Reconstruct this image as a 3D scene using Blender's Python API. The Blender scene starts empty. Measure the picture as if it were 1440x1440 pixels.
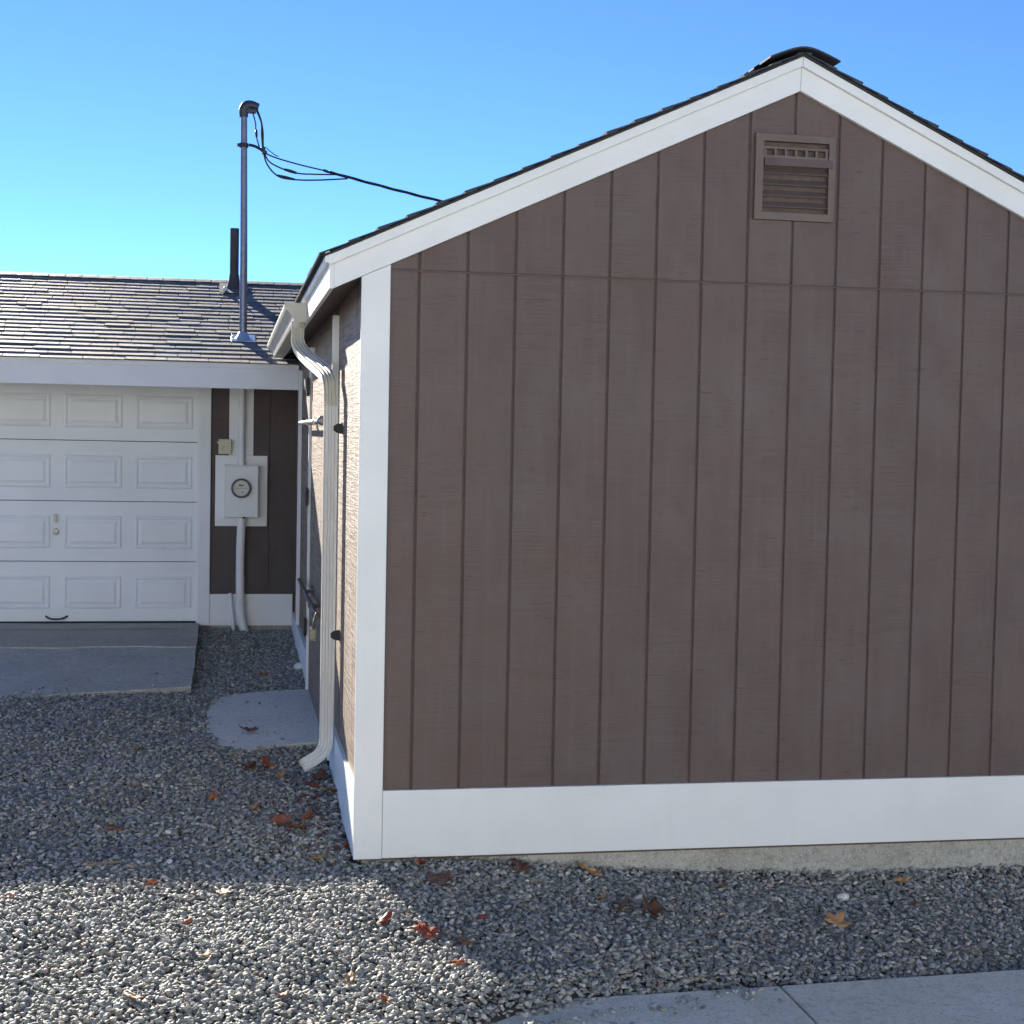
import bpy, bmesh, math, random
import numpy as np
from mathutils import Vector, Matrix, noise as mnoise
from math import radians, sin, cos, pi
random.seed(7); rng = np.random.default_rng(11)
scene = bpy.context.scene
COL = scene.collection

# ---------------------------------------------------------------- camera
F_PX, YAW, PITCH, ROLL = 2116.6, -0.1865, -0.0480, -0.0197
CAM = Vector((-0.7684, -6.2505, 1.4815))
def cam_rot():
    Rz = Matrix.Rotation(YAW, 3, 'Z'); Rx = Matrix.Rotation(PITCH, 3, 'X'); Ry = Matrix.Rotation(ROLL, 3, 'Y')
    return Rz @ Rx @ Ry
RC = cam_rot()
cam = bpy.data.cameras.new('camera'); cam_o = bpy.data.objects.new('camera', cam); COL.objects.link(cam_o)
m = Matrix((( RC[0][0], RC[0][2], -RC[0][1], CAM.x), (RC[1][0], RC[1][2], -RC[1][1], CAM.y), (RC[2][0], RC[2][2], -RC[2][1], CAM.z), (0, 0, 0, 1)))
cam_o.matrix_world = m
cam.sensor_fit = 'HORIZONTAL'; cam.sensor_width = 36.0; cam.lens = F_PX / 1440 * 36
cam.clip_start = 0.05; cam.clip_end = 2000
scene.camera = cam_o
# ---------------------------------------------------------------- sky and sun
AZ, EL = radians(18.5), radians(21.2)
world = bpy.data.worlds.new('World'); scene.world = world; world.use_nodes = True
wt = world.node_tree; wt.nodes.clear()
sky = wt.nodes.new('ShaderNodeTexSky'); sky.sky_type = 'NISHITA'; sky.sun_disc = False
sky.sun_elevation = EL; sky.sun_rotation = -AZ
sky.air_density = 0.60; sky.dust_density = 0.0; sky.ozone_density = 7.0; sky.altitude = 3500
bg = wt.nodes.new('ShaderNodeBackground'); bg.inputs['Strength'].default_value = 0.13
wo = wt.nodes.new('ShaderNodeOutputWorld')
tint = wt.nodes.new('ShaderNodeMix'); tint.data_type = 'RGBA'; tint.blend_type = 'MULTIPLY'   # camera white balance, same over the whole sky
tint.inputs[0].default_value = 1; tint.inputs[7].default_value = (.87, .86, .82, 1)
wt.links.new(sky.outputs[0], tint.inputs[6]); wt.links.new(tint.outputs[2], bg.inputs[0]); wt.links.new(bg.outputs[0], wo.inputs[0])
sl = bpy.data.lights.new('sun', 'SUN'); sl.energy = 4.9; sl.angle = radians(0.5); sl.color = (1.0, 0.91, 0.77)
so = bpy.data.objects.new('sun', sl); COL.objects.link(so)
SUN = Vector((-sin(AZ) * cos(EL), cos(AZ) * cos(EL), sin(EL)))
so.rotation_euler = SUN.to_track_quat('Z', 'Y').to_euler(); so.location = (0, 0, 10)
scene.view_settings.view_transform = 'Standard'; scene.view_settings.look = 'None'
scene.view_settings.gamma = 1; scene.view_settings.exposure = 1.5
scene.render.resolution_x = 1024; scene.render.resolution_y = 1024

# ---------------------------------------------------------------- materials
def L(r, g, b):   # sRGB 0-255 -> linear
    return tuple(((c / 255) / 12.92 if c / 255 <= .04045 else ((c / 255 + .055) / 1.055) ** 2.4) for c in (r, g, b)) + (1,)
class NT:
    def __init__(s, name):
        s.m = bpy.data.materials.new(name); s.m.use_nodes = True; s.t = s.m.node_tree
        s.b = s.t.nodes['Principled BSDF']; s.co = s.n('ShaderNodeTexCoord').outputs['Object']
    def n(s, typ, **kw):
        x = s.t.nodes.new(typ)
        for k, v in kw.items(): setattr(x, k, v)
        return x
    def l(s, a, b): s.t.links.new(a, b)
    def mp(s, scale, co=None, rot=(0, 0, 0)):
        x = s.n('ShaderNodeMapping'); s.l(co or s.co, x.inputs[0]); x.inputs['Scale'].default_value = scale; x.inputs['Rotation'].default_value = rot
        return x.outputs[0]
    def noise(s, scale, co=None, detail=4, rough=.55, dist=0):
        x = s.n('ShaderNodeTexNoise'); x.inputs['Scale'].default_value = scale; x.inputs['Detail'].default_value = detail
        x.inputs['Roughness'].default_value = rough; x.inputs['Distortion'].default_value = dist
        s.l(co or s.co, x.inputs['Vector']); return x.outputs['Fac']
    def ramp(s, fac, stops):
        x = s.n('ShaderNodeValToRGB'); e = x.color_ramp.elements
        while len(e) < len(stops): e.new(.5)
        for i, (p, c) in enumerate(stops):
            e[i].position = p; e[i].color = c if isinstance(c, tuple) else (c, c, c, 1)
        s.l(fac, x.inputs[0]); return x.outputs[0]
    def mix(s, fac, a, b, mode='MIX'):
        x = s.n('ShaderNodeMix', data_type='RGBA', blend_type=mode)
        for i, v in ((0, fac), (6, a), (7, b)):
            if isinstance(v, (int, float)): x.inputs[i].default_value = v if i == 0 else (v, v, v, 1)
            elif isinstance(v, tuple): x.inputs[i].default_value = v
            else: s.l(v, x.inputs[i])
        return x.outputs[2]
    def math(s, op, a, b=0):
        x = s.n('ShaderNodeMath', operation=op)
        for i, v in ((0, a), (1, b)):
            if isinstance(v, (int, float)): x.inputs[i].default_value = v
            else: s.l(v, x.inputs[i])
        return x.outputs[0]
    def bump(s, h, strength, dist, prev=None):
        x = s.n('ShaderNodeBump'); x.inputs['Strength'].default_value = strength; x.inputs['Distance'].default_value = dist
        s.l(h, x.inputs['Height'])
        if prev is not None: s.l(prev, x.inputs['Normal'])
        return x.outputs[0]
    def out(s, col=None, rough=.6, nrm=None, metal=0, spec=.5):
        def put(k, v):
            if isinstance(v, (int, float, tuple)): s.b.inputs[k].default_value = v
            else: s.l(v, s.b.inputs[k])
        put('Base Color', col); put('Roughness', rough); put('Metallic', metal); put('Specular IOR Level', spec)
        if nrm is not None: s.l(nrm, s.b.inputs['Normal'])
        return s.m

def mat_white(name, c=(.72, .74, .735, 1), grain=.25):
    t = NT(name)
    big = t.noise(2.2, detail=5); fine = t.noise(90, detail=3); run = t.noise(14, co=t.mp((1, 1, .12)))
    col = t.mix(t.ramp(big, [(.35, 0.), (.7, 1.)]), c, tuple(x * .93 for x in c[:3]) + (1,))
    col = t.mix(t.ramp(run, [(.58, 0.), (.85, .14)]), col, (.55, .55, .50, 1))
    b = t.bump(fine, grain, .002); b = t.bump(t.noise(18, co=t.mp((.4, .4, 3))), .25, .003, b)
    return t.out(col, t.ramp(big, [(.3, .42), (.8, .6)]), b)
def mat_siding(name, side=False, base=(.106, .076, .065, 1)):
    # rough sawn sheet siding: horizontal saw marks, blotchy paint
    t = NT(name)
    u = (1, 1, 1)
    big = t.noise(1.6, detail=6, rough=.6); med = t.noise(7, co=t.mp((1, 1, .55)), detail=6)
    saw = t.noise(30, co=t.mp((.10, .10, 9.)), detail=5, rough=.65)
    saw2 = t.noise(60, co=t.mp((.22, .22, 5.)), detail=3)
    rind = t.n('ShaderNodeObjectInfo').outputs['Random']
    col = t.mix(t.ramp(big, [(.38, 0.), (.62, 1.)]), (base[0] * 1.03, base[1] * .96, base[2] * .97, 1), (base[0] * .99, base[1] * 1.12, base[2] * 1.16, 1))
    col = t.mix(t.ramp(med, [(.46, 0.), (.66, .7)]), col, (base[0] * 1.14, base[1] * .98, base[2] * 1.0, 1))
    patchy = t.math('MULTIPLY', t.ramp(saw, [(.48, 0.), (.64, 1.)]), t.ramp(t.noise(2.7, detail=4), [(.38, .08), (.62, .62)]))
    col = t.mix(patchy, col, (base[0] * .55, base[1] * .55, base[2] * .58, 1))
    light = t.math('MULTIPLY', t.ramp(saw2, [(.55, 0.), (.72, 1.)]), t.ramp(t.noise(3.1, co=t.mp((1, 1, 1), rot=(1, 2, 3))), [(.45, 0.), (.65, .4)]))
    col = t.mix(light, col, (base[0] * 1.6, base[1] * 1.75, base[2] * 1.85, 1))
    col = t.mix(.12, col, t.mix(1.0, col, t.ramp(rind, [(0, .6), (1, 1.4)]), 'MULTIPLY'))
    vert = t.noise(26, co=t.mp((6., 6., .35)), detail=4)
    blot = t.noise(4.5, co=t.mp((1, 1, .7), rot=(.4, .2, 1)), detail=7, rough=.7)
    col = t.mix(t.ramp(blot, [(.46, 0.), (.64, .42)]), col, (base[0] * .72, base[1] * .70, base[2] * .74, 1))
    drip = t.noise(9, co=t.mp((3, 3, .18)), detail=4)
    col = t.mix(t.ramp(drip, [(.50, 0.), (.72, .28)]), col, (base[0] * 1.25, base[1] * 1.38, base[2] * 1.5, 1))
    stroke = t.math('MULTIPLY', t.ramp(t.noise(24, co=t.mp((.42, .42, 5.5), rot=(0, 0, 0)), detail=3, rough=.6), [(.60, 0.), (.66, 1.)]), t.ramp(t.noise(3.4, co=t.mp((1, 1, 1), rot=(2, 0, 1)), detail=3), [(.45, 0.), (.58, .7)]))
    col = t.mix(stroke, col, (base[0] * .50, base[1] * .48, base[2] * .50, 1))
    h = t.math('ADD', t.math('MULTIPLY', saw, 1.), t.math('MULTIPLY', vert, .45))
    if side:
        line = t.noise(55, co=t.mp((1, .035, 1.1)), detail=5, rough=.75); lineV = t.noise(34, co=t.mp((1, .42, .045)), detail=4, rough=.7)
        g = t.math('ADD', line, t.math('MULTIPLY', lineV, .8))
        col = t.mix(t.ramp(line, [(.50, 0.), (.55, .85)]), col, (base[0] * .35, base[1] * .33, base[2] * .32, 1))
        col = t.mix(t.ramp(lineV, [(.52, 0.), (.58, .7)]), col, (base[0] * .4, base[1] * .38, base[2] * .36, 1))
        b = t.bump(g, .9, .006); b = t.bump(h, .4, .004, b)
        return t.out(col, .55, b, spec=.42)
    b = t.bump(h, .5, .004); b = t.bump(t.noise(220, detail=2), .3, .001, b)
    return t.out(col, t.ramp(med, [(.3, .5), (.8, .68)]), b, spec=.45)
def mat_flat(name, col, rough=.6, var=.15, scale=20, bump=.2, metal=0, bd=.002):
    t = NT(name); n = t.noise(scale, detail=5)
    c = t.mix(t.ramp(n, [(.3, 0.), (.7, 1.)]), tuple(x * (1 - var) for x in col[:3]) + (1,), tuple(min(1, x * (1 + var)) for x in col[:3]) + (1,))
    return t.out(c, rough, t.bump(t.noise(scale * 5, detail=3), bump, bd), metal)
def mat_shingle(name):
    t = NT(name); rind = t.n('ShaderNodeObjectInfo').outputs['Random']
    gr = t.noise(500, detail=2, rough=.7); st = t.noise(3, detail=5)
    c = t.mix(t.ramp(gr, [(.35, 0.), (.7, 1.)]), (.055, .054, .056, 1), (.21, .208, .212, 1))
    c = t.mix(.75, c, t.mix(1., c, t.ramp(rind, [(0, .6), (.5, 1.), (1, 1.5)]), 'MULTIPLY'))
    c = t.mix(t.ramp(st, [(.45, 0.), (.75, .35)]), c, (.10, .095, .09, 1))
    return t.out(c, .62, t.bump(gr, .8, .003), spec=.5)
def mat_concrete(name, a, b_, stain=(.2, .2, .15, 1), rough_scale=60, bd=.006):
    t = NT(name); big = t.noise(1.7, detail=7, rough=.62); med = t.noise(11, detail=6, rough=.65); fine = t.noise(140, detail=4, rough=.7)
    c = t.mix(t.ramp(big, [(.32, 0.), (.68, 1.)]), a, b_)
    c = t.mix(t.ramp(med, [(.5, 0.), (.72, .6)]), c, stain)
    c = t.mix(t.ramp(fine, [(.34, .55), (.47, 0.)]), c, (.08, .075, .07, 1))
    c = t.mix(t.ramp(t.noise(38, detail=5, rough=.7), [(.36, .5), (.48, 0.)]), c, tuple(x * .45 for x in a[:3]) + (1,))
    c = t.mix(t.ramp(t.noise(90, co=t.mp((1, 1, 1), rot=(0, 0, 1))), [(.58, 0.), (.68, .5)]), c, (.70, .66, .58, 1))
    bb = t.bump(t.noise(rough_scale, detail=6, rough=.7), .6, bd); bb = t.bump(fine, .5, .002, bb)
    return t.out(c, .85, bb)

M = {}
M['white'] = mat_white('white_paint')
M['door_white'] = mat_white('door_white_enamel', (.76, .79, .79, 1), .12)
M['side_white'] = mat_white('side_trim_paint', (.76, .77, .75, 1), .4)
M['cream'] = mat_white('gutter_enamel', (.58, .555, .46, 1), .08)
M['spout'] = mat_white('downspout_enamel', (.74, .74, .71, 1), .08)
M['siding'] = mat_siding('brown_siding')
M['lit_side_siding'] = mat_siding('lit_brown_side_siding', True, (.27, .19, .130, 1))  # same brown siding, base colour lightened to carry the raking sun's glare
M['garage_siding'] = mat_siding('dark_brown_siding', False, (.070, .052, .048, 1))
M['brown_paint'] = mat_flat('brown_trim_paint', (.108, .080, .070), .5, .12, 12)
M['groove'] = mat_flat('groove_paint', (.095, .068, .060), .8, .2, 30)
M['soffit'] = mat_flat('brown_soffit_paint', (.105, .075, .062), .6, .15, 8)
M['dark'] = mat_flat('vent_screen', (.03, .022, .019), .9, .3, 60)
M['shingle'] = mat_shingle('grey_shingle')
M['shingle_dark'] = mat_flat('dark_shingle', (.045, .05, .058), .8, .35, 300, .5)
M['black_edge'] = mat_flat('drip_felt', (.02, .022, .025), .8, .2, 40)
M['foundation'] = mat_concrete('foundation_concrete', (.33, .33, .295, 1), (.45, .45, .41, 1), (.20, .21, .13, 1), 25, .01)
M['walk'] = mat_concrete('walkway_concrete', (.60, .60, .51, 1), (.72, .72, .63, 1), (.46, .455, .37, 1), 40, .016)
M['pad'] = mat_concrete('pad_concrete', (.68, .675, .58, 1), (.76, .755, .67, 1), (.58, .57, .48, 1), 40, .006)
M['apron'] = mat_concrete('apron_concrete', (.46, .455, .395, 1), (.60, .59, .52, 1), (.33, .31, .26, 1), 26, .03)
M['apron_smooth'] = mat_concrete('threshold_concrete', (.40, .375, .32, 1), (.48, .45, .39, 1), (.32, .295, .24, 1), 40, .003)
M['mast'] = mat_flat('galvanised_mast', (.20, .20, .22), .38, .15, 30, .05, .6)
M['black'] = mat_flat('black_rubber', (.012, .013, .016), .5, .2, 50)
M['head'] = mat_flat('grey_cast_metal', (.06, .062, .07), .5, .2, 40, .1, .4)
M['lead'] = mat_flat('bright_flashing', (.60, .64, .70), .38, .1, 10, .3, .75)
M['vent_pipe'] = mat_flat('brown_vent_pipe', (.045, .032, .032), .6, .2, 20)
M['ivory'] = mat_flat('ivory_plastic', (.55, .52, .36), .5, .05, 20, .05)
M['conduit'] = mat_white('white_conduit_paint', (.72, .73, .72, 1), .1)
M['meter_ring'] = mat_flat('meter_ring', (.05, .055, .07), .35, .1, 30, .05, .5)
M['meter_face'] = mat_flat('meter_face', (.75, .74, .64), .5, .04, 30, .0)
M['ink'] = mat_flat('black_ink', (.03, .03, .03), .6, .1, 30, .0)
M['steel'] = mat_flat('dull_steel', (.32, .31, .29), .38, .2, 60, .1, .8)
M['brass'] = mat_flat('aged_brass', (.52, .48, .30), .4, .2, 60, .1, .4)
M['ground'] = mat_flat('gravel_bed', (.07, .072, .075), .95, .4, 60, 1., 0, .01)
M['rubber'] = mat_flat('door_seal', (.012, .012, .014), .7, .2, 40)
def glass_mat():
    t = NT('meter_glass'); t.b.inputs['Transmission Weight'].default_value = 1.0
    t.b.inputs['IOR'].default_value = 1.18
    return t.out((.97, .97, .97, 1), .02)
M['glass'] = glass_mat()
def pebble_mat():
    t = NT('crushed_gravel'); r = t.n('ShaderNodeObjectInfo').outputs['Random']
    n = t.noise(120, detail=3)
    c = t.ramp(r, [(0, (.12, .128, .122, 1)), (.25, (.20, .212, .203, 1)), (.55, (.285, .30, .287, 1)), (.78, (.39, .40, .375, 1)), (.90, (.50, .49, .43, 1)), (.95, (.30, .225, .165, 1)), (1, (.68, .65, .58, 1))])
    t.b  # stones keep their own tone; only a fine mottling is added
    c = t.mix(t.ramp(n, [(.3, .3), (.6, 0.)]), c, (.05, .052, .056, 1))
    return t.out(c, .62, t.bump(t.noise(260, detail=3), .4, .001), spec=.5)
M['pebble'] = pebble_mat()
def leaf_mat(name, a, b_):
    t = NT(name); n = t.noise(45, detail=4)
    c = t.mix(t.ramp(n, [(.35, 0.), (.65, 1.)]), a, b_)
    t.b.inputs['Subsurface Weight'].default_value = 0.0
    return t.out(c, .55, t.bump(n, .5, .003))
M['leaf_orange'] = leaf_mat('orange_leaf', (.42, .14, .04, 1), (.26, .075, .03, 1))
M['leaf_brown'] = leaf_mat('brown_leaf', (.19, .085, .045, 1), (.10, .05, .03, 1))
M['leaf_tan'] = leaf_mat('tan_leaf', (.45, .26, .12, 1), (.30, .17, .08, 1))
M['leaf_red'] = leaf_mat('red_leaf', (.30, .065, .03, 1), (.18, .045, .025, 1))
M['leaf_litter'] = leaf_mat('leaf_litter', (.34, .10, .04, 1), (.16, .075, .045, 1))
M['twig'] = mat_flat('dry_twig', (.22, .17, .11), .8, .3, 60)
M['white_stone'] = mat_flat('white_stone', (.60, .60, .58), .6, .15, 40, .3)

# ---------------------------------------------------------------- helpers
def box(bm, x0, x1, y0, y1, z0, z1, bev=0):
    if x0 > x1: x0, x1 = x1, x0
    if y0 > y1: y0, y1 = y1, y0
    if z0 > z1: z0, z1 = z1, z0
    v = [bm.verts.new(p) for p in ((x0, y0, z0), (x1, y0, z0), (x1, y1, z0), (x0, y1, z0), (x0, y0, z1), (x1, y0, z1), (x1, y1, z1), (x0, y1, z1))]
    fs = [bm.faces.new([v[i] for i in f]) for f in ((0, 3, 2, 1), (4, 5, 6, 7), (0, 1, 5, 4), (1, 2, 6, 5), (2, 3, 7, 6), (3, 0, 4, 7))]
    if bev:
        es = list({e for f in fs for e in f.edges})
        bmesh.ops.bevel(bm, geom=es, offset=bev, segments=2, affect='EDGES', profile=.6)
    return v
def prism(bm, pts, axis, a, b, bev=0):
    """closed polygon (2-D pts) extruded from a to b along axis; axis 1: pts are (x,z), 0: (y,z), 2: (x,y)"""
    def P(q, h): return {1: (q[0], h, q[1]), 0: (h, q[0], q[1]), 2: (q[0], q[1], h)}[axis]
    A = [bm.verts.new(P(q, a)) for q in pts]; B = [bm.verts.new(P(q, b)) for q in pts]
    n = len(pts); fs = [bm.faces.new(A), bm.faces.new(B[::-1])]
    for i in range(n): fs.append(bm.faces.new((A[i], B[i], B[(i + 1) % n], A[(i + 1) % n])))
    bmesh.ops.recalc_face_normals(bm, faces=fs)
    if bev: bmesh.ops.bevel(bm, geom=list({e for f in fs for e in f.edges}), offset=bev, segments=1, affect='EDGES')
def sweep(bm, prof, path, up=Vector((0, 0, 1)), closed=True, caps=True, scale=None):
    path = [Vector(p) for p in path]; n = len(path); rings = []; u = None
    for i, p in enumerate(path):
        t = (path[min(i + 1, n - 1)] - path[max(i - 1, 0)]).normalized()
        if u is None: u = (up - t * up.dot(t)).normalized() if abs(up.dot(t)) < .99 else Vector((0, 1, 0))
        u = (u - t * u.dot(t)).normalized(); w = t.cross(u)
        s = scale[i] if scale else 1
        rings.append([bm.verts.new(p + w * (a * s) + u * (b * s)) for a, b in prof])
    k = len(prof); fs = []
    for i in range(n - 1):
        for j in range(k if closed else k - 1):
            fs.append(bm.faces.new((rings[i][j], rings[i][(j + 1) % k], rings[i + 1][(j + 1) % k], rings[i + 1][j])))
    if caps and closed: fs += [bm.faces.new(rings[0][::-1]), bm.faces.new(rings[-1])]
    bmesh.ops.recalc_face_normals(bm, faces=fs); return fs
def circ(r, n=12): return [(r * cos(2 * pi * i / n), r * sin(2 * pi * i / n)) for i in range(n)]
def tube(bm, path, r, n=12, scale=None): return sweep(bm, circ(r, n), path, scale=scale)
def smooth_path(pts, k=6):
    pts = [Vector(p) for p in pts]; out = []
    for i in range(len(pts) - 1):
        p0, p1, p2, p3 = pts[max(i - 1, 0)], pts[i], pts[i + 1], pts[min(i + 2, len(pts) - 1)]
        for j in range(k):
            t = j / k
            out.append(.5 * ((2 * p1) + (p2 - p0) * t + (2 * p0 - 5 * p1 + 4 * p2 - p3) * t * t + (3 * p1 - p0 - 3 * p2 + p3) * t ** 3))
    out.append(pts[-1]); return out
def lathe(bm, prof, c, axis, n=24, cap=True):
    axis = Vector(axis).normalized(); a = axis.orthogonal().normalized(); b = axis.cross(a); c = Vector(c); rings = []
    for r, h in prof: rings.append([bm.verts.new(c + axis * h + (a * cos(2 * pi * i / n) + b * sin(2 * pi * i / n)) * r) for i in range(n)])
    fs = []
    for i in range(len(rings) - 1):
        for j in range(n): fs.append(bm.faces.new((rings[i][j], rings[i][(j + 1) % n], rings[i + 1][(j + 1) % n], rings[i + 1][j])))
    if cap: fs += [bm.faces.new(rings[0][::-1]), bm.faces.new(rings[-1])]
    bmesh.ops.recalc_face_normals(bm, faces=fs)
def tag(o, label=None, cat=None, group=None, kind=None):
    for k, v in (('label', label), ('category', cat), ('group', group), ('kind', kind)):
        if v: o[k] = v
    return o
def setparent(o, p):
    o.parent = p; o.matrix_parent_inverse = Matrix.Translation(-world_loc(p))
def world_loc(p):
    v = Vector(p.location)
    return v if p.parent is None else v     # parts keep world coordinates with a zero offset
def obj(name, bm, mat, parent=None, smooth=False, **kw):
    me = bpy.data.meshes.new(name); bm.normal_update(); bm.to_mesh(me); bm.free(); me.materials.append(mat)
    if smooth:
        for p in me.polygons: p.use_smooth = True
        if isinstance(smooth, (int, float)) and smooth is not True: me.set_sharp_from_angle(angle=radians(smooth))
    o = bpy.data.objects.new(name, me); COL.objects.link(o)
    if parent:
        o.parent = parent
        if parent.type == 'EMPTY': o.matrix_parent_inverse = Matrix.Translation(-parent.location)
    return tag(o, **kw)
def thing(name, label, cat, loc=(0, 0, 0), group=None):
    o = bpy.data.objects.new(name, None); COL.objects.link(o); o.location = loc; o.empty_display_size = .2
    return tag(o, label, cat, group)
def B(*a, **k):
    bm = bmesh.new(); box(bm, *a, **k); return bm
def clip_poly(pts, f):
    """keep part of polygon where f(p) >= 0 (f linear)"""
    out = []
    for i in range(len(pts)):
        a, b = pts[i], pts[(i + 1) % len(pts)]; fa, fb = f(a), f(b)
        if fa >= 0: out.append(a)
        if (fa >= 0) != (fb >= 0):
            t = fa / (fa - fb); out.append((a[0] + (b[0] - a[0]) * t, a[1] + (b[1] - a[1]) * t))
    return out

# ---------------------------------------------------------------- ground
def sst(a, b, x):
    t = np.clip((x - a) / (b - a), 0, 1); return t * t * (3 - 2 * t)
def gz(X, Y):
    X = np.asarray(X, float); Y = np.asarray(Y, float)
    right = -.315 - .125 * sst(-.25, 1.6, X) - .03 * sst(1.6, 3, X) - .035 * np.clip(-Y, 0, 3)
    left = np.interp(Y, [-30, -3, -1.5, 0, 2, 3.8, 5, 6.3], [-.6, -.42, -.365, -.305, -.222, -.205, -.175, -.13])
    w = sst(-.5, 0., X) * sst(.3, -.1, Y)
    z = left * (1 - w) + right * w
    # falls off to the walkway
    edge = np.interp(X, [-.25, .05, .18, .4, .9, 3], [-1.62, -1.47, -1.40, -1.33, -1.27, -1.27])
    z = z - .06 * sst(.22, -.02, Y - edge) * sst(-.35, .1, X)
    z = np.where((Y < edge - .02) & (X > -.28), np.minimum(z, -.475), z)
    z += .012 * np.sin(X * 2.3 + Y * 1.7) + .008 * np.sin(X * 5.1 - Y * 3.9 + 1) + .006 * np.sin(Y * 9 + X * 4)
    return z
nx, ny = 150, 190
xs_ = np.linspace(-6, 6, nx); ys_ = np.linspace(-7, 8, ny)
bm = bmesh.new(); grid = [[bm.verts.new((x, y, float(gz(x, y)) - .012)) for x in xs_] for y in ys_]
for j in range(ny - 1):
    for i in range(nx - 1): bm.faces.new((grid[j][i], grid[j][i + 1], grid[j + 1][i + 1], grid[j + 1][i]))
obj('ground', bm, M['ground'], kind='structure', smooth=True)
bm = bmesh.new()
r0 = [(-300, -300), (300, -300), (300, 300), (-300, 300)]; 
vs = [bm.verts.new((x, y, -.75)) for x, y in r0]; bm.faces.new(vs)
obj('far_ground', bm, mat_flat('packed_soil', (.10, .095, .08), .95, .3, 1, .5), kind='structure')

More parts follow.
